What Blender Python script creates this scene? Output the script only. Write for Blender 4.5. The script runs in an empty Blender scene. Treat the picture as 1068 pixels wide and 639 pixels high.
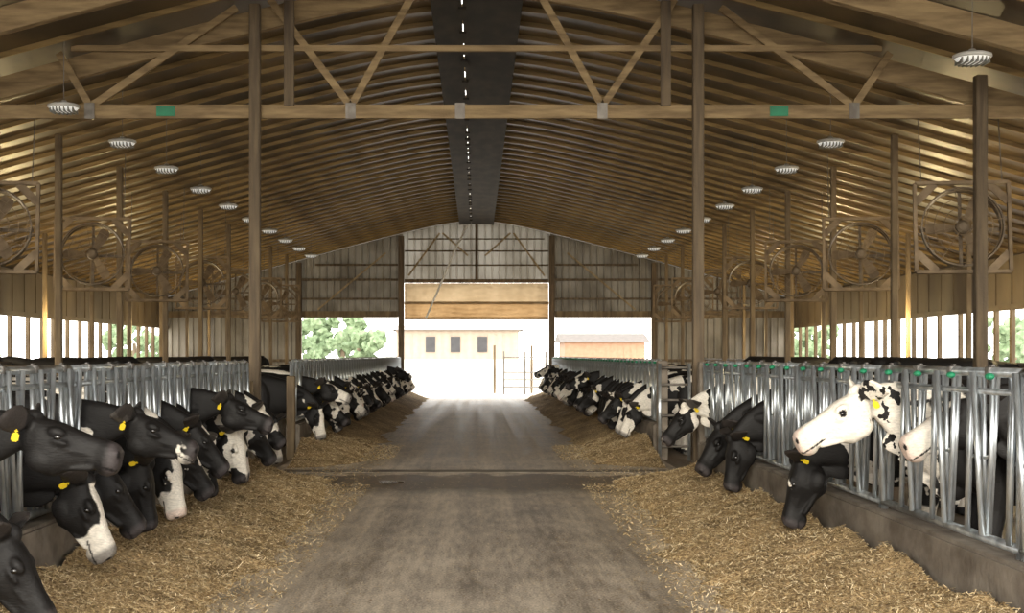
import bpy, bmesh, math, random
from mathutils import Vector, Matrix, noise
random.seed(7)
S=bpy.context.scene
COL=S.collection
F=1500.0; CX=497; HY=370; CH=1.5
def rz(x): return 6.66-.28*math.sqrt(x*x+2.3)

# ---------------------------------------------------------------- materials
def nt(name):
    m=bpy.data.materials.new(name); m.use_nodes=True
    t=m.node_tree; b=t.nodes['Principled BSDF']; return m,t,b
def mat(name,c1,c2=None,rough=.7,metal=0,scale=(4,4,4),detail=6,lo=.35,hi=.65,bump=0,bscale=30,spec=.4,emit=None,transl=0):
    m,t,b=nt(name); N=t.nodes; L=t.links
    b.inputs['Roughness'].default_value=rough; b.inputs['Metallic'].default_value=metal
    b.inputs['Specular IOR Level'].default_value=spec
    c2=c2 or tuple(v*.7 for v in c1)
    tc=N.new('ShaderNodeTexCoord'); mp=N.new('ShaderNodeMapping'); mp.inputs['Scale'].default_value=scale
    nz=N.new('ShaderNodeTexNoise'); nz.inputs['Scale'].default_value=1; nz.inputs['Detail'].default_value=detail
    cr=N.new('ShaderNodeValToRGB'); cr.color_ramp.elements[0].position=lo; cr.color_ramp.elements[1].position=hi
    cr.color_ramp.elements[0].color=(*c2,1); cr.color_ramp.elements[1].color=(*c1,1)
    L.new(tc.outputs['Object'],mp.inputs['Vector']); L.new(mp.outputs[0],nz.inputs['Vector'])
    L.new(nz.outputs['Fac'],cr.inputs[0]); L.new(cr.outputs[0],b.inputs['Base Color'])
    if bump:
        n2=N.new('ShaderNodeTexNoise'); n2.inputs['Scale'].default_value=bscale; n2.inputs['Detail'].default_value=5
        L.new(tc.outputs['Object'],n2.inputs['Vector'])
        bp=N.new('ShaderNodeBump'); bp.inputs['Strength'].default_value=bump; bp.inputs['Distance'].default_value=.02
        L.new(n2.outputs['Fac'],bp.inputs['Height']); L.new(bp.outputs[0],b.inputs['Normal'])
    if emit:
        b.inputs['Emission Color'].default_value=(*emit[0],1); b.inputs['Emission Strength'].default_value=emit[1]
    if transl:
        tr=N.new('ShaderNodeBsdfTranslucent'); L.new(cr.outputs[0],tr.inputs['Color'])
        mx=N.new('ShaderNodeMixShader'); mx.inputs[0].default_value=transl
        L.new(b.outputs[0],mx.inputs[1]); L.new(tr.outputs[0],mx.inputs[2]); L.new(mx.outputs[0],N['Material Output'].inputs['Surface'])
    return m
M={}
M['wood']=mat('weathered_wood',(.34,.24,.12),(.18,.12,.058),.75,scale=(2,14,14),bump=.2)
M['woodmid']=mat('brown_wood',(.22,.16,.09),(.11,.077,.044),.75,scale=(9,9,1.5),bump=.2)
M['wooddark']=mat('dark_wood',(.155,.112,.065),(.075,.053,.033),.75,scale=(14,14,1.2),bump=.3)
M['woodtan']=mat('tan_wood',(.36,.27,.15),(.2,.145,.075),.75,scale=(9,9,1.5),bump=.2)
M['rafter']=mat('rafter_wood',(.34,.235,.10),(.18,.12,.052),.6,scale=(.5,8,10),bump=.12,lo=.38,hi=.62,spec=.3)
M['ceil']=mat('roof_sheet',(.155,.105,.05),(.05,.034,.02),.38,scale=(1.1,.5,1),bump=.1,bscale=6,lo=.4,hi=.62,spec=.6,detail=9)
M['ridge']=mat('ridge_dark',(.04,.03,.02),(.011,.008,.006),.7,scale=(4,1.5,2),lo=.4,hi=.7)
M['galv']=mat('galvanised_steel',(.66,.70,.72),(.34,.37,.39),.28,.75,scale=(9,9,5))
M['galvd']=mat('worn_steel',(.26,.24,.21),(.14,.12,.10),.5,.4,scale=(8,8,5))
M['latchd']=mat('dark_latch_steel',(.16,.15,.14),(.08,.075,.07),.5,.3)
M['conc']=mat('curb_concrete',(.29,.25,.20),(.14,.113,.086),.85,scale=(3,3,5),bump=.4,bscale=20)
M['wallw']=mat('white_sheet_metal',(.40,.38,.335),(.25,.23,.19),.5,scale=(1,1,.6),transl=.2,lo=.4,hi=.6)
M['wallb']=mat('grey_sheet_metal',(.26,.235,.19),(.135,.115,.085),.5,scale=(1,1,.7),transl=.06,lo=.4,hi=.6)
M['wallside']=mat('side_sheet_metal',(.19,.145,.09),(.11,.08,.05),.6,scale=(1,1,.6))
M['curtL']=mat('beige_canvas',(.60,.46,.29),(.47,.35,.21),.8,scale=(1,1,2),transl=.45)
M['curtB']=mat('brown_canvas',(.52,.34,.17),(.39,.245,.115),.8,scale=(1.5,1,2),transl=.4)
M['fan']=mat('dusty_fan_frame',(.29,.21,.125),(.15,.105,.06),.7,scale=(4,4,4))
M['fanmetal']=mat('dusty_fan_metal',(.20,.15,.095),(.10,.073,.046),.55,.2,scale=(8,8,8))
M['green']=mat('green_plastic',(.02,.25,.12),(.015,.16,.08),.5)
M['yellow']=mat('yellow_plastic',(.9,.66,.03),(.75,.55,.02),.5)
M['eye']=mat('eye_black',(.01,.008,.006),(.006,.005,.004),.08,spec=.8)
M['white']=mat('white_enamel',(.55,.54,.50),(.42,.40,.36),.5)
M['lens']=mat('lamp_lens',(.8,.79,.75),(.68,.67,.63),.4,emit=((1,.97,.9),.4))
M['lamprib']=mat('lamp_rib',(.2,.2,.17),(.14,.13,.11),.5)
M['rope']=mat('white_rope',(.85,.83,.77),(.7,.67,.6),.8)
M['yard']=mat('yard_concrete',(.66,.64,.60),(.55,.53,.5),.9,scale=(.3,.3,.3))
M['cream']=mat('cream_siding',(.42,.345,.275),(.38,.31,.25),.8)
M['salmon']=mat('salmon_siding',(.38,.23,.15),(.33,.195,.125),.8)
M['roofgrey']=mat('grey_roofing',(.36,.34,.32),(.3,.285,.265),.7)
M['roofdark']=mat('dark_roofing',(.14,.12,.11),(.1,.09,.08),.7)
M['glass']=mat('dark_window',(.045,.045,.05),(.03,.03,.035),.4)
M['leaf']=mat('foliage',(.24,.32,.19),(.11,.165,.085),.8,scale=(3,3,3),bump=.5,bscale=4)
M['bark']=mat('bark',(.2,.15,.1))
M['bed']=mat('sand_bedding',(.46,.35,.2),(.3,.22,.12),.95,scale=(4,4,4),bump=.4)
def feedmat():
    m=mat('chopped_feed',(.68,.50,.265),(.25,.165,.08),.95,scale=(50,50,50),detail=8,lo=.38,hi=.6,bump=.8,bscale=100)
    t=m.node_tree; N=t.nodes; L=t.links; b=N['Principled BSDF']; src=b.inputs['Base Color'].links[0].from_socket
    tc=N.new('ShaderNodeTexCoord'); nz=N.new('ShaderNodeTexNoise'); nz.inputs['Scale'].default_value=2.2; nz.inputs['Detail'].default_value=6
    L.new(tc.outputs['Object'],nz.inputs['Vector'])
    mr=N.new('ShaderNodeMapRange'); mr.inputs[1].default_value=.35; mr.inputs[2].default_value=.65; mr.inputs[3].default_value=.6; mr.inputs[4].default_value=1.1
    L.new(nz.outputs[0],mr.inputs[0]); mx=N.new('ShaderNodeMixRGB'); mx.blend_type='MULTIPLY'; mx.inputs[0].default_value=1
    L.new(src,mx.inputs[1]); L.new(mr.outputs[0],mx.inputs[2]); L.new(mx.outputs[0],b.inputs['Base Color']); return m
M['feed']=feedmat()
def strawmat():
    m,t,b=nt('straw'); N=t.nodes; L=t.links
    g=N.new('ShaderNodeNewGeometry'); cr=N.new('ShaderNodeValToRGB')
    cr.color_ramp.elements[0].color=(.25,.165,.075,1); cr.color_ramp.elements[1].color=(.96,.80,.53,1)
    e=cr.color_ramp.elements.new(.55); e.color=(.60,.44,.225,1)
    L.new(g.outputs['Random Per Island'],cr.inputs[0]); L.new(cr.outputs[0],b.inputs['Base Color'])
    b.inputs['Roughness'].default_value=.65; return m
M['straw']=strawmat()
def floormat():
    m,t,b=nt('barn_floor_concrete'); N=t.nodes; L=t.links
    tc=N.new('ShaderNodeTexCoord')
    def mth(op,a_,b_=None):
        q=N.new('ShaderNodeMath'); q.operation=op
        for i,v in enumerate((a_,b_)):
            if v is None: continue
            if isinstance(v,(int,float)): q.inputs[i].default_value=v
            else: L.new(v,q.inputs[i])
        return q.outputs[0]
    def nz(sc,det):
        mp=N.new('ShaderNodeMapping'); mp.inputs['Scale'].default_value=sc
        n=N.new('ShaderNodeTexNoise'); n.inputs['Scale'].default_value=1; n.inputs['Detail'].default_value=det
        L.new(tc.outputs['Object'],mp.inputs[0]); L.new(mp.outputs[0],n.inputs['Vector']); return n
    a=nz((3.6,.05,1),5); c=nz((18,2.5,1),8); d=nz((1.6,.9,1),9); e_=nz((70,45,1),4)
    dv=mth('DIVIDE',mth('ADD',mth('ADD',mth('ADD',mth('MULTIPLY',a.outputs[0],1.8),c.outputs[0]),mth('MULTIPLY',d.outputs[0],1.0)),mth('MULTIPLY',e_.outputs[0],1.6)),5.4)
    cr=N.new('ShaderNodeValToRGB'); cr.color_ramp.elements[0].position=.42; cr.color_ramp.elements[1].position=.57
    cr.color_ramp.elements[0].color=(.20,.16,.12,1); cr.color_ramp.elements[1].color=(.72,.62,.49,1)
    L.new(dv,cr.inputs[0])
    sx=N.new('ShaderNodeSeparateXYZ'); L.new(tc.outputs['Object'],sx.inputs[0])
    yy=mth('ADD',sx.outputs[1],mth('MULTIPLY',d.outputs[0],1.8))
    def ms(fr,lo,hi):
        q=N.new('ShaderNodeMapRange'); q.inputs[1].default_value=lo; q.inputs[2].default_value=hi; L.new(fr,q.inputs[0]); return q.outputs[0]
    band=mth('MULTIPLY',ms(yy,16.3,17.0),ms(yy,18.95,18.75))
    mb=N.new('ShaderNodeMixRGB'); mb.blend_type='MULTIPLY'; mb.inputs[2].default_value=(.36,.33,.31,1)
    L.new(band,mb.inputs[0]); L.new(cr.outputs[0],mb.inputs[1])
    gt=mth('GREATER_THAN',mth('ABSOLUTE',sx.outputs[0]),2.65)
    mx=N.new('ShaderNodeMixRGB'); mx.inputs[2].default_value=(.15,.107,.065,1)
    L.new(gt,mx.inputs[0]); L.new(mb.outputs[0],mx.inputs[1]); L.new(mx.outputs[0],b.inputs['Base Color'])
    rr=N.new('ShaderNodeMapRange'); rr.inputs[1].default_value=.42; rr.inputs[2].default_value=.57; rr.inputs[3].default_value=.42; rr.inputs[4].default_value=.60
    L.new(dv,rr.inputs[0]); L.new(rr.outputs[0],b.inputs['Roughness']); b.inputs['Specular IOR Level'].default_value=.5
    bp=N.new('ShaderNodeBump'); bp.inputs['Strength'].default_value=.5; bp.inputs['Distance'].default_value=.02
    L.new(dv,bp.inputs['Height']); L.new(bp.outputs[0],b.inputs['Normal'])
    return m
M['floor']=floormat()
def cowmat(name,thr,scale=1.5,face=0,leg=1,pink=0,trunk=0,head=0):
    m,t,b=nt(name); N=t.nodes; L=t.links
    tc=N.new('ShaderNodeTexCoord'); oi=N.new('ShaderNodeObjectInfo')
    ml=N.new('ShaderNodeMath'); ml.operation='MULTIPLY'; ml.inputs[1].default_value=61.0; L.new(oi.outputs['Random'],ml.inputs[0])
    va=N.new('ShaderNodeVectorMath'); va.operation='ADD'; L.new(tc.outputs['Object'],va.inputs[0]); L.new(ml.outputs[0],va.inputs[1])
    nz=N.new('ShaderNodeTexNoise'); nz.inputs['Scale'].default_value=scale; nz.inputs['Detail'].default_value=4; nz.inputs['Roughness'].default_value=.45
    L.new(va.outputs[0],nz.inputs['Vector'])
    cr=N.new('ShaderNodeValToRGB'); e=cr.color_ramp.elements
    e[0].position=thr-.004; e[1].position=thr+.004
    hm=N.new('ShaderNodeMapping'); hm.inputs['Scale'].default_value=(30,90,90)
    hn=N.new('ShaderNodeTexNoise'); hn.inputs['Scale'].default_value=1; hn.inputs['Detail'].default_value=5
    L.new(tc.outputs['Object'],hm.inputs[0]); L.new(hm.outputs[0],hn.inputs['Vector'])
    BK=(.009,.0078,.0072,1); WH=(.84,.78,.68,1)
    e[0].color=BK; e[1].color=WH
    L.new(nz.outputs[0],cr.inputs[0]); last=cr.outputs[0]
    def mix(attr,col,k):
        nonlocal last
        if k<=0: return
        at=N.new('ShaderNodeAttribute'); at.attribute_name=attr
        mm=N.new('ShaderNodeMath'); mm.operation='MULTIPLY'; mm.inputs[1].default_value=k; L.new(at.outputs['Fac'],mm.inputs[0])
        mx=N.new('ShaderNodeMixRGB'); L.new(mm.outputs[0],mx.inputs[0]); L.new(last,mx.inputs[1]); mx.inputs[2].default_value=col; last=mx.outputs[0]
    mix('trunk',BK,trunk); mix('head',WH,head)
    mix('face',WH,face); mix('leg',WH,leg)
    mix('muz',(.78,.60,.51,1) if pink else (.06,.05,.05,1),.75)
    if not head: mix('earb',(.035,.029,.026,1),.95)
    mix('dark',(.006,.005,.005,1),1)
    hr=N.new('ShaderNodeMapRange'); hr.inputs[1].default_value=.3; hr.inputs[2].default_value=.7; hr.inputs[3].default_value=.55; hr.inputs[4].default_value=1.25
    L.new(hn.outputs[0],hr.inputs[0])
    hx=N.new('ShaderNodeMixRGB'); hx.blend_type='MULTIPLY'; hx.inputs[0].default_value=.5; L.new(last,hx.inputs[1]); L.new(hr.outputs[0],hx.inputs[2])
    L.new(hx.outputs[0],b.inputs['Base Color']); b.inputs['Roughness'].default_value=.6
    b.inputs['Specular IOR Level'].default_value=.3
    bp=N.new('ShaderNodeBump'); bp.inputs['Strength'].default_value=.4; bp.inputs['Distance'].default_value=.007
    L.new(hn.outputs[0],bp.inputs['Height']); L.new(bp.outputs[0],b.inputs['Normal'])
    return m
CM={'black':cowmat('cow_black',.70,1.4),'mostly':cowmat('cow_mostly_black',.58,2.6,leg=1),
    'mixed':cowmat('cow_patches',.52,3.2,face=0),'blaze':cowmat('cow_blaze',.64,1.6,face=1),
    'whiteface':cowmat('cow_white_face',.58,1.8,face=1,pink=1),'pinknose':cowmat('cow_pink_nose',.75,1.8,face=1,pink=1,leg=0,trunk=1),
    'white':cowmat('cow_white_speckled',.45,14,face=0,pink=1,leg=0,trunk=1,head=1)}

# ---------------------------------------------------------------- helpers
def link(o): COL.objects.link(o); return o
def meta(o,label,cat,group=None,kind=None):
    o["label"]=label; o["category"]=cat
    if group: o["group"]=group
    if kind: o["kind"]=kind
    return o
def struct(o,label,cat='building part'):
    o["kind"]="structure"; o["label"]=label; o["category"]=cat; return o
def meshobj(name,bm,m,loc=(0,0,0),smooth=False,parent=None):
    me=bpy.data.meshes.new(name); bm.normal_update(); bm.to_mesh(me); bm.free()
    for x in (m if isinstance(m,list) else [m]): me.materials.append(x)
    if smooth:
        for p in me.polygons: p.use_smooth=True
    o=link(bpy.data.objects.new(name,me)); o.location=loc
    if parent: o.parent=parent
    return o
def empty(name,loc=(0,0,0)):
    o=link(bpy.data.objects.new(name,None)); o.location=loc; o.empty_display_size=.2; return o
def box(bm,x0,x1,y0,y1,z0,z1,mi=0):
    v=[bm.verts.new((x,y,z)) for x in(x0,x1) for y in(y0,y1) for z in(z0,z1)]
    for f in((0,1,3,2),(4,6,7,5),(0,4,5,1),(2,3,7,6),(0,2,6,4),(1,5,7,3)):
        bm.faces.new([v[i] for i in f]).material_index=mi
def bar(bm,a,b,w,h,up=(0,1,0),mi=0):
    a=Vector(a);b=Vector(b);d=(b-a).normalized();u=Vector(up);s=d.cross(u).normalized();u=s.cross(d)
    vs=[]
    for p in(a,b):
        for i,j in((-1,-1),(1,-1),(1,1),(-1,1)): vs.append(bm.verts.new(p+s*i*w/2+u*j*h/2))
    for f in((3,2,1,0),(4,5,6,7),(0,1,5,4),(1,2,6,5),(2,3,7,6),(3,0,4,7)):
        bm.faces.new([vs[i] for i in f]).material_index=mi
def loft(bm,rings,n=16,ref=Vector((0,1,0)),dirs=None,mi=0,pw=1.0):
    P=[Vector(r[0]) for r in rings]; R=[]
    sg=lambda v:(1 if v>=0 else -1)*abs(v)**pw
    for i,p in enumerate(P):
        if dirs and dirs[i] is not None: t=Vector(dirs[i])
        else: t=P[min(i+1,len(P)-1)]-P[max(i-1,0)]
        t.normalize()
        rf=Vector(ref)
        if abs(t.dot(rf))>.95: rf=Vector((1,0,0))
        s=(rf-t*t.dot(rf)).normalized(); u=s.cross(t)
        R.append([bm.verts.new(p+s*sg(math.cos(a))*rings[i][1]+u*sg(math.sin(a))*rings[i][2]) for a in [2*math.pi*k/n for k in range(n)]])
    for i in range(len(R)-1):
        for k in range(n):
            bm.faces.new((R[i][k],R[i+1][k],R[i+1][(k+1)%n],R[i][(k+1)%n])).material_index=mi
    bm.faces.new(R[0]).material_index=mi; bm.faces.new(R[-1][::-1]).material_index=mi
def tube(bm,pts,r,n=8,mi=0): loft(bm,[(p,r,r) for p in pts],n,mi=mi)
def ellips(bm,c,r,rot=None,seg=14):
    m=Matrix.Translation(Vector(c))@((rot.to_4x4()) if rot else Matrix())@Matrix.Diagonal((r[0],r[1],r[2],1))
    bmesh.ops.create_uvsphere(bm,u_segments=seg,v_segments=seg//2+2,radius=1,matrix=m)
def torus(bm,c,R,r,n=32,k=6):
    c=Vector(c); rows=[]
    for i in range(n):
        a=2*math.pi*i/n; d=Vector((math.cos(a),0,math.sin(a)))
        rows.append([bm.verts.new(c+d*(R+r*math.cos(b))+Vector((0,r*math.sin(b),0))) for b in [2*math.pi*j/k for j in range(k)]])
    for i in range(n):
        for j in range(k):
            bm.faces.new((rows[i][j],rows[(i+1)%n][j],rows[(i+1)%n][(j+1)%k],rows[i][(j+1)%k]))
def dup(o,loc,rotz=None,parent=None):
    c=o.copy(); link(c)
    if parent: c.parent=parent
    else:
        c.location=loc
        if rotz is not None: c.rotation_euler=(0,0,rotz)
    for ch in list(o.children): dup(ch,None,None,c)
    return c

# ---------------------------------------------------------------- shell
Y0,Y1,W=1.5,51.0,11.0
bm=bmesh.new(); box(bm,-W,W,-3,Y1,-.1,0)
struct(meshobj('floor',bm,M['floor']),'worn concrete barn floor with feed alley','floor')
bm=bmesh.new(); box(bm,-150,150,-60,220,-.3,-.1)
struct(meshobj('ground_yard',bm,M['yard']),'pale sunlit concrete yard around barn','ground')
bm=bmesh.new()
def strip(xs,ya,yb,th=.04,off=.0):
    for k in range(len(xs)-1):
        a,b=xs[k],xs[k+1]
        v=[bm.verts.new(p) for p in((a,ya,rz(a)+off),(b,ya,rz(b)+off),(b,yb,rz(b)+off),(a,yb,rz(a)+off),
            (a,ya,rz(a)+off+th),(b,ya,rz(b)+off+th),(b,yb,rz(b)+off+th),(a,yb,rz(a)+off+th))]
        for f in((0,3,2,1),(4,5,6,7),(0,1,5,4),(2,3,7,6),(1,2,6,5),(3,0,4,7)): bm.faces.new([v[i] for i in f])
strip([-11.6,-9,-7,-5.5,-4.5,-3.8,-3.2,-2.6,-2.1,-1.7,-1.35,-1,-.7,-.45,-.207],Y0,Y1+.3); strip([-.18,.1,.4,.7,1,1.35,1.7,2.1,2.6,3.2,3.8,4.5,5.5,7,9,11.6],Y0,Y1+.3)
struct(meshobj('ceiling',bm,M['ceil']),'brown metal roof sheeting with ridge slot','ceiling')
bm=bmesh.new()
strip([-.6,-.42,-.197],Y0,Y1-.3,.02,-.12); strip([-.185,.1,.36,.6],Y0,Y1-.3,.02,-.12)
rr_=random.Random(9); yb=12.0
while yb<50:
    ln=rr_.uniform(.1,.9); box(bm,-.24,-.14,yb,min(yb+ln,50.5),rz(.19)-.15,rz(.19)-.118); yb+=ln+rr_.uniform(.35,1.3)
meta(meshobj('ridge_vent_panel',bm,M['ridge']),'dark panel strip running under the roof ridge','ridge vent')

def rafter(depth,wid,name='rafter',m='rafter',top=.002):
    bm=bmesh.new(); xs=[-10.8]+[i*.3 for i in range(-35,36)]+[10.8]; rows=[]
    for x in xs:
        dd=depth
        t=rz(x)-top
        rows.append([bm.verts.new(p) for p in((x,-wid/2,t),(x,wid/2,t),(x,wid/2,t-dd),(x,-wid/2,t-dd))])
    for i in range(len(rows)-1):
        for k in range(4): bm.faces.new((rows[i][k],rows[i][(k+1)%4],rows[i+1][(k+1)%4],rows[i+1][k]))
    bm.faces.new(rows[0][::-1]); bm.faces.new(rows[-1])
    return meshobj(name,bm,M[m])
r0=rafter(.065,.035); r0.location=(0,2.4,0)
meta(r0,'long brown wooden rafter spanning under metal roof','rafter',group='roof rafters')
y=2.4+.85
while y<50.8:
    if abs(y-15.0)>.15 and abs(y-17.56)>.15: dup(r0,(0,y,0))
    y+=.85
big=rafter(.26,.12,'roof_beam','wood',.1); big.location=(0,15.0,0)
meta(big,'thick sloped timber roof beam','roof beam',group='heavy roof beams'); dup(big,(0,17.56,0))

# ---- truss
T=17.4
tr=empty('roof_truss',(0,T,4.44)); meta(tr,'weathered timber roof truss with diagonal webs across feed alley','roof truss')
def tpart(name,fn,m):
    bm=bmesh.new(); fn(bm); o=meshobj(name,bm,m,(0,0,-4.44)); o.parent=tr; return o
tpart('bottom_chord',lambda b:(box(b,-7.4,7.4,-.04,.04,4.36,4.52),box(b,-7.4,7.4,.10,.15,4.40,4.50)),M['wood'])
tpart('upper_tie',lambda b:box(b,-4.9,4.9,-.03,.03,5.17,5.24),M['wood'])
for (a,b_) in [((-4.67,4.5),(-5.05,5.15)),((-4.67,4.5),(-2.9,5.7)),((-1.52,4.5),(-2.5,5.8)),((-1.52,4.5),(-.72,5.95)),
              ((1.52,4.5),(.72,5.95)),((1.52,4.5),(2.4,5.8)),((4.56,4.5),(2.95,5.7)),((4.56,4.5),(5.0,5.15))]:
    tpart('web',lambda b:bar(b,(a[0],.0,a[1]),(b_[0],.0,b_[1]),.085,.05),M['wood'])
for x in(-2.26,2.28): tpart('king_post',lambda b:box(b,x-.06,x+.06,-.09,-.03,4.5,rz(x)-.13),M['wooddark'])
for x in(-4.67,-1.52,1.52,4.56,-.2): tpart('gusset_plate',lambda b:box(b,x-.06,x+.06,-.055,-.04,4.35,4.54),M['galvd'])
for x in(-3.75,3.65):
    bm=bmesh.new(); box(bm,-.11,.11,-.01,.01,-.06,.06); box(bm,-.09,.09,-.016,-.008,-.045,.045)
    meta(meshobj('marker_plate',bm,M['green'],(x,T-.052,4.44)),'small green marker plate fixed on truss chord','marker plate',group='green marker plates')

def post(x,y,z0,z1,w,m='wooddark',label='dark square timber post',name='timber_post',grp='timber posts'):
    bm=bmesh.new(); box(bm,-w/2,w/2,-w/2,w/2,0,z1-z0)
    bmesh.ops.bevel(bm,geom=bm.edges[:],offset=.012,segments=1,affect='EDGES')
    return meta(meshobj(name,bm,M[m],(x,y,z0)),label,'post',group=grp)
for s in(-1,1):
    post(s*2.66,17.27,0,rz(2.65)-.1,.13,label='dark square timber post beside crossover gap')
    post(s*6.05,17.27,.2,rz(6.05)-.06,.14,label='tall dark timber post between stall rows',grp='stall row posts')
yy=21.34
while yy<50:
    for s in(-1,1): post(s*6.2,yy,.2,rz(6.2)-.1,.10,m='woodmid',label='brown timber post between stall rows',grp='stall row posts')
    yy+=3.66
yy=21.3
while yy<50:
    for s in(-1,1): post(s*8.95,yy+1.2,0,rz(8.95)-.1,.09,m='woodmid',label='brown timber post near open side',grp='outer posts')
    yy+=3.66
yy=26.0
rp=random.Random(4)
while yy<50.5:
    for s in(-1,1): post(s*11.02,yy+rp.uniform(-.2,.2),.95,2.45,.10,m='woodmid',label='brown post in open side wall',grp='side wall posts')
    yy+=1.15
for s,n in((-1,'left'),(1,'right')):
    bm=bmesh.new(); box(bm,min(s*10.95,s*11.1),max(s*10.95,s*11.1),Y0,Y1,0,.95)
    box(bm,min(s*10.95,s*11.05),max(s*10.95,s*11.05),Y0,Y1,2.45,rz(11)-.02)
    box(bm,min(s*10.9,s*10.95),max(s*10.9,s*10.95),Y0,Y1,2.42,2.54)
    for k in range(int((Y1-Y0)/.9)):
        yk=Y0+k*.9; box(bm,min(s*10.93,s*10.96),max(s*10.93,s*10.96),yk,yk+.05,2.54,rz(11)-.02)
    struct(meshobj('wall_'+n,bm,M['wallside']),'low side wall with open ventilated strip','wall')

# far wall
bm=bmesh.new()
def corr(x0,x1,z0,z1,mi):
    x=x0; pts=[]
    while x<x1-1e-6:
        for dx,dy in((0,0),(.13,0),(.15,-.07),(.2,-.07),(.22,0)):
            if x+dx<x1: pts.append((x+dx,dy))
        x+=.25
    pts.append((x1,0))
    for i in range(len(pts)-1):
        (a,da),(b,db)=pts[i],pts[i+1]
        za=min(z1,rz(a)-.005); zb=min(z1,rz(b)-.005)
        vs=[bm.verts.new(p) for p in((a,Y1+da,z0),(b,Y1+db,z0),(b,Y1+db,zb),(a,Y1+da,za))]
        bm.faces.new(vs).material_index=mi
corr(-11,-2.62,2.85,9,1); corr(2.62,11,2.85,9,1); corr(-2.62,2.62,4.05,9,0)
corr(-11,-6.28,0,2.85,1); corr(6.28,11,0,2.85,1)
corr(-6.28,-2.62,0,1.35,1); corr(2.62,6.28,0,1.35,1)
struct(meshobj('wall_far',bm,[M['wallw'],M['wallb']]),'corrugated metal end wall with three openings','wall')
n=0
def trim(x0,x1,z0,z1,m='wooddark',d=.1):
    global n; n+=1
    bm=bmesh.new(); box(bm,x0,x1,Y1-.09-d,Y1-.09,z0,z1); struct(meshobj('trim_%d'%n,bm,M[m]),'timber framing member on end wall','trim')
for x in(-6.28,-2.66,2.66,6.28): trim(x-.1,x+.1,0,rz(x)-.1,'wooddark',.2)
for x in(-8.8,8.8): trim(x-.07,x+.07,0,rz(x)-.1,'woodmid',.14)
trim(-.05,.05,4.15,rz(0)-.1)
for x0,x1 in((-11,-2.78),(2.78,11)):
    trim(x0,x1,2.82,3.05,'woodmid'); trim(x0,x1,3.45,3.52); trim(x0*.68 if x0<-5 else x0,x1*.68 if x1>5 else x1,4.12,4.2)
trim(-5.7,-2.78,4.65,4.72); trim(2.78,5.7,4.65,4.72)
trim(-2.54,2.54,4.05,4.18,'wooddark'); trim(-2.54,2.54,4.65,4.70); trim(-2.54,2.54,5.15,5.2); trim(-2.4,2.4,5.58,5.62)
trim(-11,-6.4,1.25,1.35);trim(6.4,11,1.25,1.35)
for a,b in(((-2.4,4.3),(-1.3,5.8)),((-.3,5.0),(-1.2,5.8)),((.3,5.0),(1.2,5.8)),((2.4,4.3),(1.3,5.8)),((-5.6,3.1),(-3.2,5.1)),((5.6,3.1),(3.2,5.1))):
    n+=1; bm=bmesh.new(); bar(bm,(a[0],Y1-.25,a[1]),(b[0],Y1-.25,b[1]),.06,.05); struct(meshobj('trim_%d'%n,bm,M['woodtan']),'diagonal timber brace on end wall','trim')
cu=empty('rolled_curtain',(0,Y1-.5,2.72)); meta(cu,'rolled tan canvas door curtain above drive-through opening','door curtain')
def sheet(z0,z1,m,nm,amp):
    bm=bmesh.new(); NX=100; NZ=12; R=[]
    for j in range(NZ+1):
        z=z0+(z1-z0)*j/NZ
        R.append([bm.verts.new((-2.53+5.06*i/NX,amp*(.5*math.sin(i*.9)+1.2*noise.noise(Vector((i*.12,j*.9,z0)))+.7*math.sin(j*1.7+noise.noise(Vector((i*.05,0,z0)))*4)),z)) for i in range(NX+1)])
    for j in range(NZ):
        for i in range(NX): bm.faces.new((R[j][i],R[j][i+1],R[j+1][i+1],R[j+1][i]))
    meshobj(nm,bm,M[m],parent=cu,smooth=True)
sheet(.08,.58,'curtB','lower_curtain',.03); sheet(.58,1.30,'curtL','upper_curtain',.03)
bm=bmesh.new(); loft(bm,[(Vector((-2.53+5.06*i/40,-.09,.60)),.05,.05) for i in range(41)],12); meshobj('curtain_roll',bm,M['curtL'],parent=cu,smooth=True)
bm=bmesh.new(); tube(bm,[(-2.53,0,.06),(2.53,0,.06)],.05,10); meshobj('bottom_pipe',bm,M['curtL'],parent=cu)
bm=bmesh.new(); tube(bm,[(-.33,49.5,5.95),(-.7,49.5,5.2),(-1.25,49.5,3.9),(-1.75,49.5,2.75)],.035,8)
meta(meshobj('hanging_rope',bm,M['rope']),'pale rope hanging slack from ridge','rope')

# curbs
GA,GB=16.6,20.8
for s in(-1,1):
    for a,b in((2.3,GA),(GB,49.8)):
        bm=bmesh.new(); box(bm,s*2.66-.1,s*2.66+.1,a,b,0,.5)
        bmesh.ops.bevel(bm,geom=[e for e in bm.edges],offset=.02,segments=2,affect='EDGES')
        meta(meshobj('feed_curb',bm,M['conc']),'stained concrete feed curb under head locks','curb',group='feed curbs')

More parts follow.
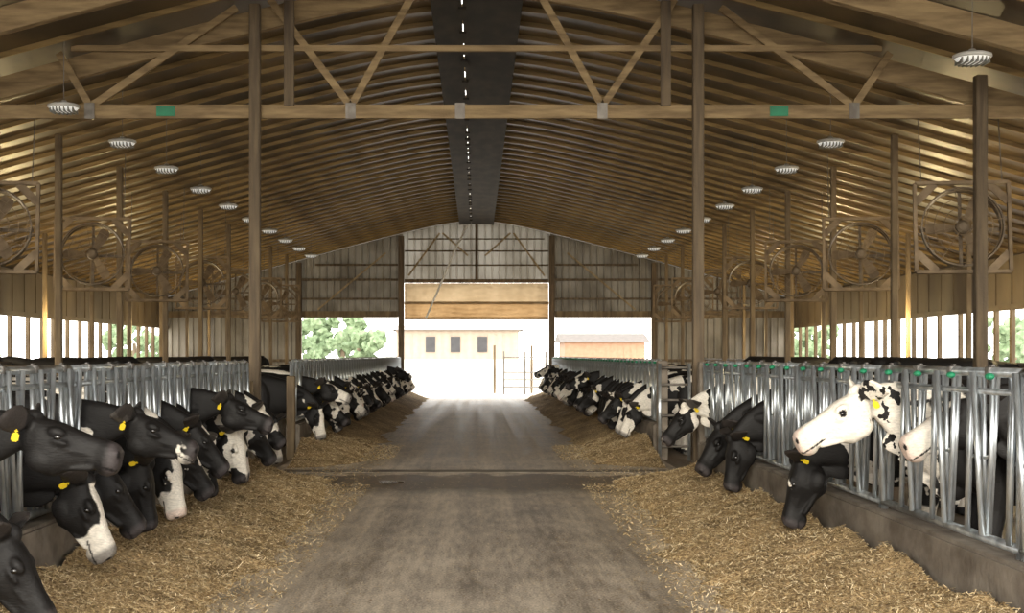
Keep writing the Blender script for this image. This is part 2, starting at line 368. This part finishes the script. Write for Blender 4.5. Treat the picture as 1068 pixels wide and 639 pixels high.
# ---------------------------------------------------------------- head locks
PITCH=.6; NU=4; PL=PITCH*NU
def make_panel():
    root=empty('headlock_panel')
    bm=bmesh.new()
    tube(bm,[(0,0.02,1.41),(0,PL-.02,1.41)],.025,10)
    tube(bm,[(0,0.02,1.31),(0,PL-.02,1.31)],.018,10)
    tube(bm,[(0,0.02,.545),(0,PL-.02,.545)],.025,10)
    for yy in(.03,PL-.03): tube(bm,[(0,yy,.49),(0,yy,1.42)],.022,10)
    meshobj('frame',bm,M['galv'],parent=root,smooth=True)
    bm=bmesh.new()
    R=.016
    tube(bm,[(0,-.105,.56),(0,-.15,1.41)],R)
    tube(bm,[(.0,.105,1.41),(.0,.13,.98),(.0,.20,.56)],R)
    tube(bm,[(.04,.15,1.41),(.04,.275,.56)],R)
    tube(bm,[(-.035,.295,1.41),(-.035,.17,.56)],R)
    tube(bm,[(-.035,-.29,1.41),(-.035,-.21,.56)],R)
    tube(bm,[(.04,-.19,1.41),(.04,-.29,.56)],R)
    tube(bm,[(.0,.235,1.41),(.0,.235,.56)],R*.8)
    tube(bm,[(0,.14,.98),(0,.23,.96)],.010)
    tube(bm,[(0,-.13,.96),(0,-.24,.96)],.010)
    st=meshobj('stanchion',bm,M['galv'],(0,PITCH*.5,0),parent=root,smooth=True)
    bm=bmesh.new(); box(bm,-.03,.03,-.03,.03,-.03,.018); box(bm,-.01,.01,-.02,.02,.018,.03)
    bmesh.ops.bevel(bm,geom=bm.edges[:],offset=.004,segments=1,affect='EDGES')
    la=meshobj('latch',bm,M['latchd'],(0,PITCH*.5+.12,1.42),parent=root)
    bm=bmesh.new(); ellips(bm,(0,0,0),(.024,.036,.018),seg=10)
    kb=meshobj('latch_knob',bm,M['green'],(-.045,PITCH*.5+.03,1.39),parent=root)
    for k in range(1,NU):
        for o in(st,la,kb):
            c=o.copy(); link(c); c.location.y=o.location.y+PITCH*k
    return root
P0=make_panel(); meta(P0,'galvanised steel self-locking headlock panel on concrete curb','cattle headlock',group='galvanised headlock panels')
starts=[2.2+PL*k for k in range(6)]+[20.8+PL*k for k in range(12)]
opens=[y+PITCH*(k+.5) for y in starts for k in range(NU)]
first=True
for s in(-1,1):
    for y in starts:
        if first: P0.location=(s*2.66,y,0); P0.rotation_euler=(0,0,0); first=False
        else:
            if s==1: dup(P0,(s*2.66,y,0),0)
            else: dup(P0,(s*2.66,y,0),0)
for s in(-1,1):
    for y in(16.76,20.62):
        post(s*2.66,y,0,1.42 if s>0 else 1.2,.15 if s>0 else .12,m='conc' if s>0 else 'woodmid',label='short stained pillar ending headlock row',name='end_pillar',grp='headlock end pillars')
g=empty('crossover_gate',(2.60,20.42,0)); meta(g,'galvanised pipe gate beside the crossover gap','gate')
bm=bmesh.new()
for z in(.2,.42,.64,.86,1.08,1.32): tube(bm,[(0,0,z),(.42,0,z)],.018)
meshobj('gate_rails',bm,M['galvd'],parent=g,smooth=True)
for x in(0,.42):
    bm=bmesh.new(); tube(bm,[(x,0,.0),(x,0,1.38)],.024)
    meshobj('gate_upright',bm,M['galv'],parent=g,smooth=True)

# stalls
sd=None
for s in(-1,1):
    bm=bmesh.new(); box(bm,s*7.3-1.4,s*7.3+1.4,5,49,0,.2)
    meta(meshobj('stall_bed',bm,M['bed']),'raised bedding platform of free stalls','stall bed',group='stall beds')
    bm=bmesh.new(); tube(bm,[(0,5,0),(0,49,0)],.03)
    meta(meshobj('neck_rail',bm,M['galvd'],(s*7.7,0,1.36)),'long steel neck rail above stalls','rail',group='neck rails')
    y=6.0
    while y<40:
        if sd is None:
            bm=bmesh.new()
            tube(bm,[(1.1,0,.2),(1.1,0,1.25),(.9,0,1.3),(-.7,0,1.3),(-.9,0,1.2),(-.95,0,1.0),(-.85,0,.75),(-.3,0,.6),(.4,0,.55),(1.1,0,.5)],.026)
            sd=meshobj('stall_divider',bm,M['galvd'],(s*7.3,y,0),smooth=True); meta(sd,'looped steel pipe free-stall divider','stall divider',group='stall dividers')
            sd.rotation_euler=(0,0,math.pi)
        else: dup(sd,(s*7.3,y,0),0 if s>0 else math.pi)
        y+=1.22

# ---------------------------------------------------------------- cows
def bez(A,dA,B,dB,t,k):
    P1=A+dA*k; P2=B-dB*k; u=1-t
    return A*u**3+P1*3*u*u*t+P2*3*u*t*t+B*t**3
HS=.92
def make_cow(poll,pitch,yaw=0):
    a=math.radians(pitch); P=Vector((poll[0],0,poll[1])); Rz=Matrix.Rotation(math.radians(yaw),3,'Z')
    d=Rz@Vector((math.cos(a),0,math.sin(a))); u=Rz@Vector((-math.sin(a),0,math.cos(a))); sd_=Rz@Vector((0,1,0))
    H=lambda t,v,s=0:P+d*t*HS+u*v+sd_*s
    bm=bmesh.new()
    body=[(-2.30,1.15,.06,.05),(-2.27,1.13,.17,.12),(-2.18,1.09,.28,.2),(-2.0,1.02,.35,.24),(-1.7,.96,.40,.27),(-1.3,.92,.43,.29),(-.95,.94,.42,.27),(-.68,.97,.385,.22),(-.45,1.0,.34,.17)]
    rings=[(Vector((x,0,z)),rw,rv) for x,z,rv,rw in body]; dirs=[Vector((1,0,0))]*len(body)
    A=Vector((-.45,0,1.0)); B=H(-.05,-.02); nd=(B-A).normalized(); dA=(nd+Vector((1,0,0))).normalized(); dB=(nd+d).normalized(); k=(B-A).length*.35
    for t,rv,rw in((.2,.30,.13),(.4,.26,.098),(.6,.21,.078),(.8,.155,.066)):
        c=bez(A,dA,B,dB,t,k); c2=bez(A,dA,B,dB,t+.02,k)
        rings.append((c,rw,rv)); dirs.append((c2-c).normalized())
    hd=[(-.05,-.012,.10,.062),(.0,-.03,.112,.084),(.06,-.055,.135,.1),(.12,-.07,.15,.106),(.18,-.074,.148,.106),(.235,-.064,.126,.09),(.29,-.054,.106,.073),(.35,-.05,.092,.064),(.41,-.05,.087,.064),(.455,-.056,.091,.076),(.505,-.062,.088,.079),(.535,-.066,.072,.066),(.548,-.068,.044,.044)]
    for i,(t,v,rv,rw) in enumerate(hd):
        rings.append((H(t,v),rw,rv)); dirs.append((d+dB).normalized() if i==0 else d)
    loft(bm,rings,32,dirs=dirs,pw=.74)
    rot=Matrix((d,sd_,u)).transposed()
    for s in(-1,1):
        ellips(bm,H(.165,.028,s*.094),(.05,.026,.03),rot)
        ellips(bm,H(.19,-.022,s*.098),(.055,.02,.016),rot)
        ellips(bm,H(.10,-.135,s*.066),(.09,.046,.075),rot)
        loft(bm,[(H(.17,-.04,s*.092),.016,.016),(H(.27,-.055,s*.070),.018,.018),(H(.36,-.055,s*.058),.012,.012)],8)
        loft(bm,[(H(.12,-.19,s*.055),.022,.022),(H(.26,-.155,s*.045),.02,.02),(H(.40,-.128,s*.042),.018,.018)],8)
        ellips(bm,H(.515,-.03,s*.05),(.03,.028,.032),rot)
        er=[]
        for q,w in((0,.024),(.025,.04),(.06,.064),(.10,.08),(.15,.082),(.20,.062),(.24,.036),(.275,.012)):
            er.append((H(-.005-q*.42,.05+.02*math.sin(q*14)-q*.04,s*(.06+q*.95)),.019 if q<.22 else .013,w))
        loft(bm,er,12,ref=d)
        c_=bez(A,dA,B,dB,.45,k); ellips(bm,c_+Vector((-.05,s*.06,.03)),(.28,.05,.09),None)
        ellips(bm,(-.55,s*.15,.93),(.16,.09,.3)); ellips(bm,(-2.0,s*.18,1.05),(.2,.1,.26)); ellips(bm,(-1.95,s*.2,1.27),(.07,.05,.05))
        loft(bm,[(Vector(p[:3]),p[3],p[3]*1.25) for p in((-.56,s*.16,.88,.11),(-.6,s*.16,.7,.085),(-.585,s*.155,.55,.058),(-.565,s*.15,.39,.052),(-.575,s*.15,.3,.036),(-.58,s*.15,.15,.034),(-.57,s*.15,.09,.045),(-.55,s*.15,.0,.055))],12)
        loft(bm,[(Vector(p[:3]),p[3],p[3]*1.4) for p in((-2.0,s*.17,.93,.12),(-1.93,s*.18,.75,.095),(-2.02,s*.18,.58,.065),(-2.13,s*.18,.44,.048),(-2.11,s*.18,.3,.036),(-2.07,s*.18,.15,.034),(-2.05,s*.18,.09,.045),(-2.02,s*.18,.0,.055))],12)
    ellips(bm,H(-.01,.07),(.06,.045,.05),rot)
    ellips(bm,H(.47,-.138),(.05,.044,.024),rot)
    for tt,zz in((.25,-.29),(.45,-.245),(.62,-.205)):
        c1=bez(A,dA,B,dB,tt,k); ellips(bm,c1+Vector((0,0,zz)),(.16,.022,.09))
    ellips(bm,(-.35,0,.74),(.16,.06,.15)); ellips(bm,(-1.85,0,.64),(.2,.17,.15))
    for s in(-1,1):
        for x in(-1.78,-1.92): ellips(bm,(x,s*.07,.49),(.02,.02,.05),seg=8)
    loft(bm,[(Vector(p[:3]),p[3],p[3]) for p in((-2.2,0,1.29,.05),(-2.31,0,1.23,.035),(-2.36,0,1.06,.024),(-2.37,0,.78,.02),(-2.37,0,.6,.04),(-2.36,0,.45,.045),(-2.36,0,.36,.015))],10)
    bmesh.ops.recalc_face_normals(bm,faces=bm.faces)
    me=bpy.data.meshes.new('t'); bm.to_mesh(me); bm.free()
    o=link(bpy.data.objects.new('t',me))
    r=o.modifiers.new('r','REMESH'); r.mode='VOXEL'; r.voxel_size=.0105; r.use_smooth_shade=True
    sm=o.modifiers.new('s','SMOOTH'); sm.iterations=2; sm.factor=.5
    dg=bpy.context.evaluated_depsgraph_get(); nm=bpy.data.meshes.new_from_object(o.evaluated_get(dg))
    bpy.data.objects.remove(o); nm.name='cow_body'
    for p in nm.polygons: p.use_smooth=True
    KEYS=('face','muz','dark','leg','earb','trunk','head')
    for k_ in KEYS: nm.attributes.new(k_,'FLOAT','POINT')
    sst=lambda e0,e1,x:max(0,min(1,(x-e0)/(e1-e0)))
    nv=len(nm.vertices)
    vals={k_:[0.0]*nv for k_ in KEYS}
    for i,vt in enumerate(nm.vertices):
        co=vt.co; q=co-P; t=q.dot(d)/HS; v=q.dot(u); s=abs(q.dot(sd_)); inh=(-.2<t<.7 and s<.38 and abs(v)<.3)
        wb=.02*noise.noise(co*14)
        if inh:
            vals['muz'][i]=sst(.455,.49,t)
            vals['face'][i]=sst(.03,.04,t+wb)*max(sst(.06,.054,s+wb*1.5)*sst(-.07,-.05,v),sst(.30,.31,t+wb*2))
            vals['head'][i]=sst(.0,.01,t+wb*2)
            if (Vector((t,v,s))-Vector((.538,-.03,.049))).length<.021: vals['dark'][i]=1
            if t>.36 and s>.02 and abs(v+.108+.1*(t-.45))<.006: vals['dark'][i]=1
            if (Vector((t,v,s))-Vector((.178,.004,.112))).length<.027: vals['dark'][i]=1
            vals['earb'][i]=sst(.117,.13,s)*sst(.06,.03,t)*sst(-.06,-.03,v)
        z=co.z
        vals['trunk'][i]=sst(-.25,-.27,co.x+wb*6)
        if co.x<-.4:
            nn=noise.noise(co*9)*.08
            vals['leg'][i]=sst(.5,.48,z+nn) if z>.085 else 0
            if z<.08: vals['dark'][i]=.8
    for k_ in KEYS: nm.attributes[k_].data.foreach_set('value',vals[k_])
    nm.materials.clear(); nm.materials.append(CM['black'])
    eyes=[H(.18,.004,s*.108) for s in(-1,1)]
    tags=[]
    for s in(-1,1):
        c=H(-.06,.01,s*.15); nrm=(d*.6+sd_*s*.8).normalized(); tags.append((c+nrm*.03-u*.02,nrm,u))
    return nm,eyes,tags
POSES={'long':make_cow((.44,1.20),-12),'horiz':make_cow((.38,1.12),-20),'horiz2':make_cow((.24,1.06),-36,-16),'down':make_cow((.33,.78),-62),'down2':make_cow((.30,.82),-52,18),
       'down3':make_cow((.34,.78),-72,-22),'down4':make_cow((.27,.76),-76,8),'mid':make_cow((.28,.94),-46,10),'high':make_cow((.24,1.24),-27,3),'reach':make_cow((.42,.86),-42,-8),'lowreach':make_cow((.50,.70),-56)}
be=bmesh.new(); ellips(be,(0,0,0),(.02,.012,.016),seg=12); EM=bpy.data.meshes.new('eye'); be.to_mesh(EM); be.free(); EM.materials.append(M['eye'])
for p in EM.polygons: p.use_smooth=True
bt=bmesh.new()
box(bt,-.02,.02,-.003,.003,-.048,.0); box(bt,-.01,.01,-.003,.003,0,.02)
bmesh.ops.bevel(bt,geom=[e for e in bt.edges if abs((e.verts[0].co-e.verts[1].co).y)>.004],offset=.007,segments=2,affect='EDGES')
TM=bpy.data.meshes.new('ear_tag'); bt.to_mesh(TM); bt.free(); TM.materials.append(M['yellow'])
LAB={'black':'black dairy cow','mostly':'mostly black holstein cow','mixed':'black and white holstein cow','blaze':'white-blazed holstein cow',
     'whiteface':'white-faced holstein cow','pinknose':'white-faced cow with pink muzzle','white':'white-headed cow with black neck spots'}
PL_={'long':'stretching its head out through the headlock','horiz':'stretching its head through the headlock','horiz2':'holding its head out through the headlock','down':'eating feed with head lowered','down2':'eating feed with head lowered',
     'down3':'eating feed with head lowered','down4':'nosing straight down into feed','lowreach':'reaching far down into the feed','mid':'reaching down towards the feed','high':'raising head at the headlock','reach':'reaching forward over the feed'}
def cow(x,y,rot,pose,coat,tags=True,eyes=True,label=None,sc=.93):
    me,ey,tg=POSES[pose]
    r=link(bpy.data.objects.new('cow',me)); r.location=(x,y,0); r.rotation_euler=(0,0,rot); r.scale=(sc,sc,sc)
    r.material_slots[0].link='OBJECT'; r.material_slots[0].material=CM[coat]
    meta(r,label or (LAB[coat]+' '+PL_[pose]),'cow',group='dairy cows')
    if eyes:
        for e in ey:
            o=link(bpy.data.objects.new('eye',EM)); o.parent=r; o.location=e
    if tags:
        for c,nr,uu in tg:
            o=link(bpy.data.objects.new('ear_tag',TM)); o.parent=r; o.location=c
            yv=-nr; zv=(uu-yv*uu.dot(yv)).normalized(); xv=yv.cross(zv)
            o.rotation_euler=Matrix((xv,yv,zv)).transposed().to_euler()
    return r
def snap(y): return min(opens,key=lambda o:abs(o-y))
def place(s,y,pose,coat,back=0,rz_=0,**k):
    cow(s*(2.66+back),snap(y),(0 if s<0 else math.pi)+math.radians(rz_),pose,coat,**k)
place(-1,6.7,'lowreach','black',sc=.9)
for y,p,c in((7.3,'long','black'),(8.5,'down','blaze'),(9.1,'down2','black'),(9.7,'horiz','mostly'),(10.3,'down4','black'),(10.9,'down3','whiteface'),
    (11.5,'down2','mixed'),(12.1,'mid','black'),(12.7,'down4','mixed'),(13.3,'horiz','black'),(13.9,'down3','mixed'),(14.5,'down4','mixed'),
    (15.1,'down2','mostly'),(15.7,'mid','mixed'),(16.3,'down3','blaze')): place(-1,y,p,c)
place(1,8.5,'high','pinknose',back=.50,tags=False,sc=.97)
place(1,9.1,'high','white',sc=.97)
place(1,10.3,'down3','mostly')
place(1,13.3,'down4','black')
place(1,13.9,'down2','black')
place(1,16.3,'mid','mixed')
rnd=random.Random(11)
coats=['black','black','mostly','mostly','mixed','mixed','mixed','blaze','whiteface']
for s in(-1,1):
    for y in opens:
        if y<18.5: continue
        if rnd.random()<.08: continue
        if s>0 and y<21.3: continue
        cow(s*2.66,y,(0 if s<0 else math.pi)+math.radians(rnd.uniform(-3,3)),rnd.choice(['down','down2','down3','down4','reach','down','mid','down3','horiz','down4']),rnd.choice(coats),tags=y<32,eyes=y<30,sc=rnd.uniform(.88,.94))
for s,ys_ in((-1,(23.8,31.4,38.7)),(1,(20.4,22.6,30.2))):
    for y in ys_:
        cow(s*(7.75+rnd.uniform(-.1,.1)),y,(math.pi if s<0 else 0)+rnd.uniform(-.06,.06),rnd.choice(['mid','horiz2','high']),'black',tags=False,eyes=False,
            label='black holstein cow standing in a free stall').location.z=.2

# ---------------------------------------------------------------- feed piles
def hf(s,x,y):
    e=1.5+.22*noise.noise(Vector((s*5,y*.5,0)))+.16*noise.noise(Vector((s*9,y*2,3)))+.1*noise.noise(Vector((s*3,y*6,1)))
    if y>11: e+=.16*min(1,(y-11)/4)
    t=(x-e)/(2.56-e)
    if t<=0: return -.02
    g=min(1,abs(y-18.5)/2.2)**2 if abs(y-18.5)<2.2 else 1
    hump=.29*t**.85
    z=hump*(1+.4*noise.noise(Vector((x*1.6,y*1.1,s*7))))+.035*noise.noise(Vector((x*5,y*5,s)))+.02*noise.noise(Vector((x*20,y*20,s)))
    return max(-.02,z*g*min(1,t*8)+ (-.02 if g<.3 else 0))
for s in(-1,1):
    root_bm=bmesh.new(); xs=[1.0+.039*i for i in range(40)]
    ys=[]; y=3.0
    while y<49.6: ys.append(y); y+= .04 if y<16 else .12 if y<28 else .25
    rows=[[root_bm.verts.new((s*x,y,hf(s,x,y))) for x in xs] for y in ys]
    for i in range(len(rows)-1):
        for k in range(len(xs)-1):
            f=(rows[i][k],rows[i][k+1],rows[i+1][k+1],rows[i+1][k])
            root_bm.faces.new(f if s>0 else f[::-1])
    fp=meshobj('feed_pile',root_bm,M['feed'],smooth=True); meta(fp,'long heap of chopped hay and silage feed','feed',group='feed heaps',kind='stuff')
    bm=bmesh.new(); r=random.Random(5+s)
    for i in range(90000):
        y=4.8+ (r.random()**1.7)*19; x=r.uniform(1.2,2.52); z=hf(s,x,y)
        if z<0:
            if abs(y-18.5)<1.9 and r.random()<.85: continue
            if r.random()<.35+.9*(1.75-x): continue
            z=0
        a=r.uniform(0,6.28); l=r.uniform(.004,.016)*(1+y/40); w=r.uniform(.0008,.0015)*(1+y/12)
        if r.random()<.06: l*=2.2
        dz=r.uniform(-.3,.8)
        d=Vector((math.cos(a),math.sin(a),dz)).normalized()*l; n_=Vector((-math.sin(a),math.cos(a),r.uniform(-.8,.8)))*w
        c=Vector((s*x,y,z+.005+r.random()*.012))
        bm.faces.new([bm.verts.new(p) for p in(c-d-n_,c+d-n_,c+d+n_,c-d+n_)])
    o=meshobj('straw_strands',bm,M['straw'],parent=fp); o["kind"]='stuff'
bm=bmesh.new(); r=random.Random(3)
for i in range(13000):
    y=4.5+(r.random()**1.6)*24; x=r.choice((-1,1))*(1.6-abs(r.gauss(0,.38)))
    if r.random()<.25: x=r.uniform(-1.2,1.2)
    if abs(y-18.5)<1.6 and r.random()<.7: continue
    a=r.uniform(0,6.28); l=r.uniform(.005,.018)*(1+y/30); w=r.uniform(.001,.0022)*(1+y/12)
    d=Vector((math.cos(a),math.sin(a),0))*l; n_=Vector((-math.sin(a),math.cos(a),0))*w; c=Vector((x,y,.004))
    bm.faces.new([bm.verts.new(p) for p in(c-d-n_,c+d-n_,c+d+n_,c-d+n_)])
meta(meshobj('scattered_straw',bm,M['straw']),'loose straw bits scattered over concrete alley','straw',kind='stuff')
bm=bmesh.new(); box(bm,-2.5,2.5,18.35,18.75,.0,.006); meta(meshobj('concrete_strip',bm,M['conc']),'raised concrete joint strip across the alley','floor strip')
bm=bmesh.new()
vs=[]
for k in range(24):
    a=k/24*6.283; rr=1+.25*math.sin(3*a+1); vs.append(bm.verts.new((-1.02+.14*rr*math.cos(a),16.9+.2*rr*math.sin(a),.006)))
bm.faces.new(vs)
pm=mat('water',(.05,.045,.04),(.04,.035,.03),.03,spec=.9)
meta(meshobj('puddle',bm,pm),'small wet puddle on concrete alley','puddle')

# ---------------------------------------------------------------- pendant lamps, added eave fill lights
def lampobj():
    root=empty('pendant_lamp')
    bm=bmesh.new(); loft(bm,[(Vector((0,0,z)),r_,r_) for z,r_ in((.0,.175),(.012,.19),(.035,.185),(.055,.13),(.065,.045),(.09,.03))],24,ref=Vector((1,0,0)))
    meshobj('lamp_shade',bm,M['white'],parent=root,smooth=True)
    bm=bmesh.new(); loft(bm,[(Vector((0,0,z)),r_,r_) for z,r_ in((-.05,.085),(-.033,.14),(.0,.17))],24,ref=Vector((1,0,0)))
    meshobj('lens',bm,M['lens'],parent=root,smooth=True)
    bm=bmesh.new()
    for k in range(-3,4):
        w=math.sqrt(max(0,.17**2-(k*.044)**2)); box(bm,k*.044-.006,k*.044+.006,-w,w,-.06,-.005)
    meshobj('guard_rib',bm,M['lamprib'],parent=root)
    bm=bmesh.new(); tube(bm,[(0,0,.08),(0,0,rz(4.85)-.02-4.4)],.005,6)
    meshobj('cord',bm,M['galvd'],parent=root)
    return root
L0=lampobj(); meta(L0,'white round ribbed pendant barn light','pendant lamp',group='pendant barn lights')
def plight(x,y,z,e,c=(1,.84,.60)):
    l=bpy.data.lights.new('eave_fill','POINT'); l.energy=e; l.color=c; l.shadow_soft_size=.03; l.specular_factor=.1
    o=link(bpy.data.objects.new('eave_fill',l)); o.location=(x,y,z)
f1=True
for s in(-1,1):
    for y in [14.07,16.9,19.7,22.5,25.3,28.1,30.9,33.7,36.5,39.3,42.1]:
        if s<0 and y<15: continue
        if s>0 and abs(y-16.9)<.1: continue
        if f1: L0.location=(s*4.85,y,4.4); f1=False
        else: dup(L0,(s*4.85,y,4.4))
    for y in (21,29.5,38,46): plight(s*8.6,y,2.0,190 if s>0 else 150,(1,.77,.38))  # unseen warm fill lights added near the eaves, no fixtures there
# ---------------------------------------------------------------- fans
def fanobj():
    root=empty('ventilation_fan')
    bm=bmesh.new(); h=.58
    for s in(-1,1):
        box(bm,s*h-.022,s*h+.022,-.03,.05,-h,h); box(bm,-h,h,-.03,.05,s*h-.022,s*h+.022)
    for sx in(-1,1):
        for sz in(-1,1): bar(bm,(sx*.57,.0,sz*.33),(sx*.33,.0,sz*.57),.10,.02)
    meshobj('fan_frame',bm,M['fan'],parent=root)
    bm=bmesh.new(); n=48
    rows=[]
    for k in range(n):
        a=2*math.pi*k/n; c,s_=math.cos(a),math.sin(a)
        rows.append([bm.verts.new((r*c,yy,r*s_)) for r,yy in((.515,-.05),(.495,-.05),(.485,.14),(.492,.14))])
    for k in range(n):
        for j in range(4): bm.faces.new((rows[k][j],rows[(k+1)%n][j],rows[(k+1)%n][(j+1)%4],rows[k][(j+1)%4]))
    meshobj('shroud_ring',bm,M['fanmetal'],parent=root,smooth=False)
    bm=bmesh.new()
    for rr in(.12,.24,.36,.47): torus(bm,(0,-.08 if rr<.4 else -.06,0),rr,.005,36,5)
    for k in range(8):
        a=math.pi*k/4+.2; tube(bm,[(.1*math.cos(a),-.085,.1*math.sin(a)),(.5*math.cos(a),-.05,.5*math.sin(a))],.0045,5)
    meshobj('wire_guard',bm,M['fan'],parent=root)
    bm=bmesh.new(); loft(bm,[(Vector((0,y,0)),r_,r_) for y,r_ in((-.06,.05),(-.04,.085),(.12,.085),(.14,.06))],16)
    box(bm,-.02,.02,.14,.18,-.5,.5); box(bm,-.5,.5,.15,.18,-.02,.02)
    meshobj('motor',bm,M['fanmetal'],parent=root)
    bm=bmesh.new()
    vs=[[bm.verts.new((-w,.0,q)),bm.verts.new((0,.035,q)),bm.verts.new((w,.06,q))] for q,w in((.07,.035),(.16,.05),(.25,.07),(.34,.08),(.41,.08),(.45,.055))]
    for i in range(5):
        for j in range(2): bm.faces.new((vs[i][j],vs[i][j+1],vs[i+1][j+1],vs[i+1][j]))
    bl=meshobj('blade',bm,M['fan'],parent=root,smooth=True); bl.rotation_euler=(0,.5,0)
    for k in range(1,3):
        c=bl.copy(); link(c); c.rotation_euler=(0,.5+k*math.pi*2/3,0)
    for x in(-.5,.5):
        bm=bmesh.new(); tube(bm,[(x,0,.6),(x,.12,1.7)],.008,6)
        meshobj('hanger',bm,M['galvd'],parent=root)
    return root
F0=fanobj(); meta(F0,'square framed brown barn ventilation fan with wire guard','fan',group='ventilation fans')
f1=True
for s in(-1,1):
    for y in(18.35,23.2,27.9,32.5,37,41.3,45.5):
        x=s*6.2
        if f1: F0.location=(x,y,3.13); f1=False
        else:
            c=dup(F0,(x,y,3.13)); c.rotation_euler=(math.radians(-8),0,s*math.radians(-8)+rnd.uniform(-.06,.06))
F0.rotation_euler=(math.radians(-8),0,math.radians(8))

# ---------------------------------------------------------------- outside
def house(x0,x1,y,h,wallm,wins,label,rh=1.1,rm='roofgrey'):
    root=empty('farm_building',((x0+x1)/2,y,-.1)); meta(root,label,'building')
    w=(x1-x0)/2
    bm=bmesh.new(); box(bm,-w,w,0,6,0,h)
    for k in range(int(2*w/.4)): box(bm,-w+k*.4,-w+k*.4+.05,-.03,0.01,0,h)
    meshobj('building_wall',bm,M[wallm],parent=root)
    bm=bmesh.new(); v=[bm.verts.new(p) for p in((-w-.3,-.4,h),(w+.3,-.4,h),(w+.3,3,h+rh),(-w-.3,3,h+rh),(w+.3,6.4,h),(-w-.3,6.4,h))]
    bm.faces.new((v[0],v[1],v[2],v[3])); bm.faces.new((v[3],v[2],v[4],v[5])); bm.faces.new((v[0],v[3],v[5])); bm.faces.new((v[1],v[4],v[2]))
    meshobj('building_roof',bm,M[rm],parent=root)
    for wx,wz,ww,wh in wins:
        bm=bmesh.new(); box(bm,wx-ww/2,wx+ww/2,-.08,-.03,wz,wz+wh); meshobj('window',bm,M['glass'],parent=root)
house(-4.2,2.2,75,2.9,'cream',[(-1.4,1.75,.5,.8),(-.1,1.75,.5,.8),(1.3,1.75,.5,.8)],'tan sided farm building with small windows',.3)
house(5.4,10.3,88,2.4,'salmon',[],'low tan shed with darker roof',.55,'roofdark')
bm=bmesh.new(); box(bm,-9,9,66,66.3,-.1,1.30)
for k in range(18): box(bm,-9+k,-9+k+.06,65.95,66.0,-.1,1.30)
meta(meshobj('glare_wall',bm,mat('overexposed_white',(.7,.68,.64),(.62,.6,.56),.8)),'added low white wall standing in for overexposed yard','wall')  # added wall, its white stands in for the overexposed yard glare
def tree(x,y,h,seed,wd=.3):
    r=random.Random(seed); root=empty('tree',(x,y,-.1)); meta(root,'leafy green tree beyond the barn','tree',group='trees')
    bm=bmesh.new(); loft(bm,[(Vector((0,0,0)),.22,.22),(Vector((.05,0,h*.3)),.16,.16),(Vector((0,.05,h*.6)),.1,.1)],10); meshobj('trunk',bm,M['bark'],parent=root)
    bm=bmesh.new()
    for k in range(26):
        c=Vector((r.uniform(-1,1)*h*wd,r.uniform(-1,1)*h*.3,h*(.25+.65*r.random()))); q=h*r.uniform(.06,.12)
        nb=len(bm.verts); bmesh.ops.create_icosphere(bm,subdivisions=3,radius=q,matrix=Matrix.Translation(c)); bm.verts.ensure_lookup_table()
        for v in bm.verts[nb:]: v.co=c+(v.co-c)*(1+1.1*noise.noise(v.co*4))
    meshobj('crown',bm,M['leaf'],parent=root)
for x,y,h in((-16,96,4.6),(-13.4,90,4.0),(-11,83,3.9),(-8.6,92,4.6),(-6.9,84,3.3),(-23,62,3.4),(-27,74,4),(-31,52,3.6),(-20,84,3.8),(24,60,3.4),(28,75,4),(32,55,3.6),(20,86,3.8)): tree(x,y,h,int(x*7+y),.42)
g=empty('yard_gate',(1.1,58,-.1)); meta(g,'grey pipe gate standing in the yard','gate',group='yard gates')
bm=bmesh.new()
for z in(.3,.6,.9,1.2,1.5): tube(bm,[(0,0,z),(1.7,0,z)],.022)
meshobj('gate_rails',bm,M['galvd'],parent=g)
bm=bmesh.new()
for x in(0,.85,1.7): tube(bm,[(x,0,0),(x,0,1.75)],.035)
meshobj('gate_uprights',bm,M['galvd'],parent=g)
for x in(.75,2.3):
    bm=bmesh.new(); tube(bm,[(0,0,0),(0,0,2.0)],.05); box(bm,-.03,.03,-.06,.06,1.5,1.7)
    meta(meshobj('fence_post',bm,M['woodmid'],(x,60,-.1)),'dark wooden fence post in yard','post',group='fence posts')

# ---------------------------------------------------------------- light
w=bpy.data.worlds.new('World'); S.world=w; w.use_nodes=True
bg=w.node_tree.nodes['Background']; bg.inputs[0].default_value=(1,.965,.91,1); bg.inputs[1].default_value=4.6
su=bpy.data.lights.new('sun','SUN'); su.energy=3.5; su.angle=math.radians(26); su.color=(1,.93,.79)
so=link(bpy.data.objects.new('sun',su)); so.rotation_euler=(math.radians(90-10),0,math.radians(-4))
cam=bpy.data.cameras.new('camera'); co=link(bpy.data.objects.new('camera',cam))
cam.sensor_width=36; cam.lens=36*F/1068; cam.shift_x=(534-CX)/1068; cam.shift_y=(HY-319.5)/1068
co.location=(0,0,CH); co.rotation_euler=(math.radians(90),0,0); cam.clip_end=500
S.camera=co
S.view_settings.view_transform='Standard'
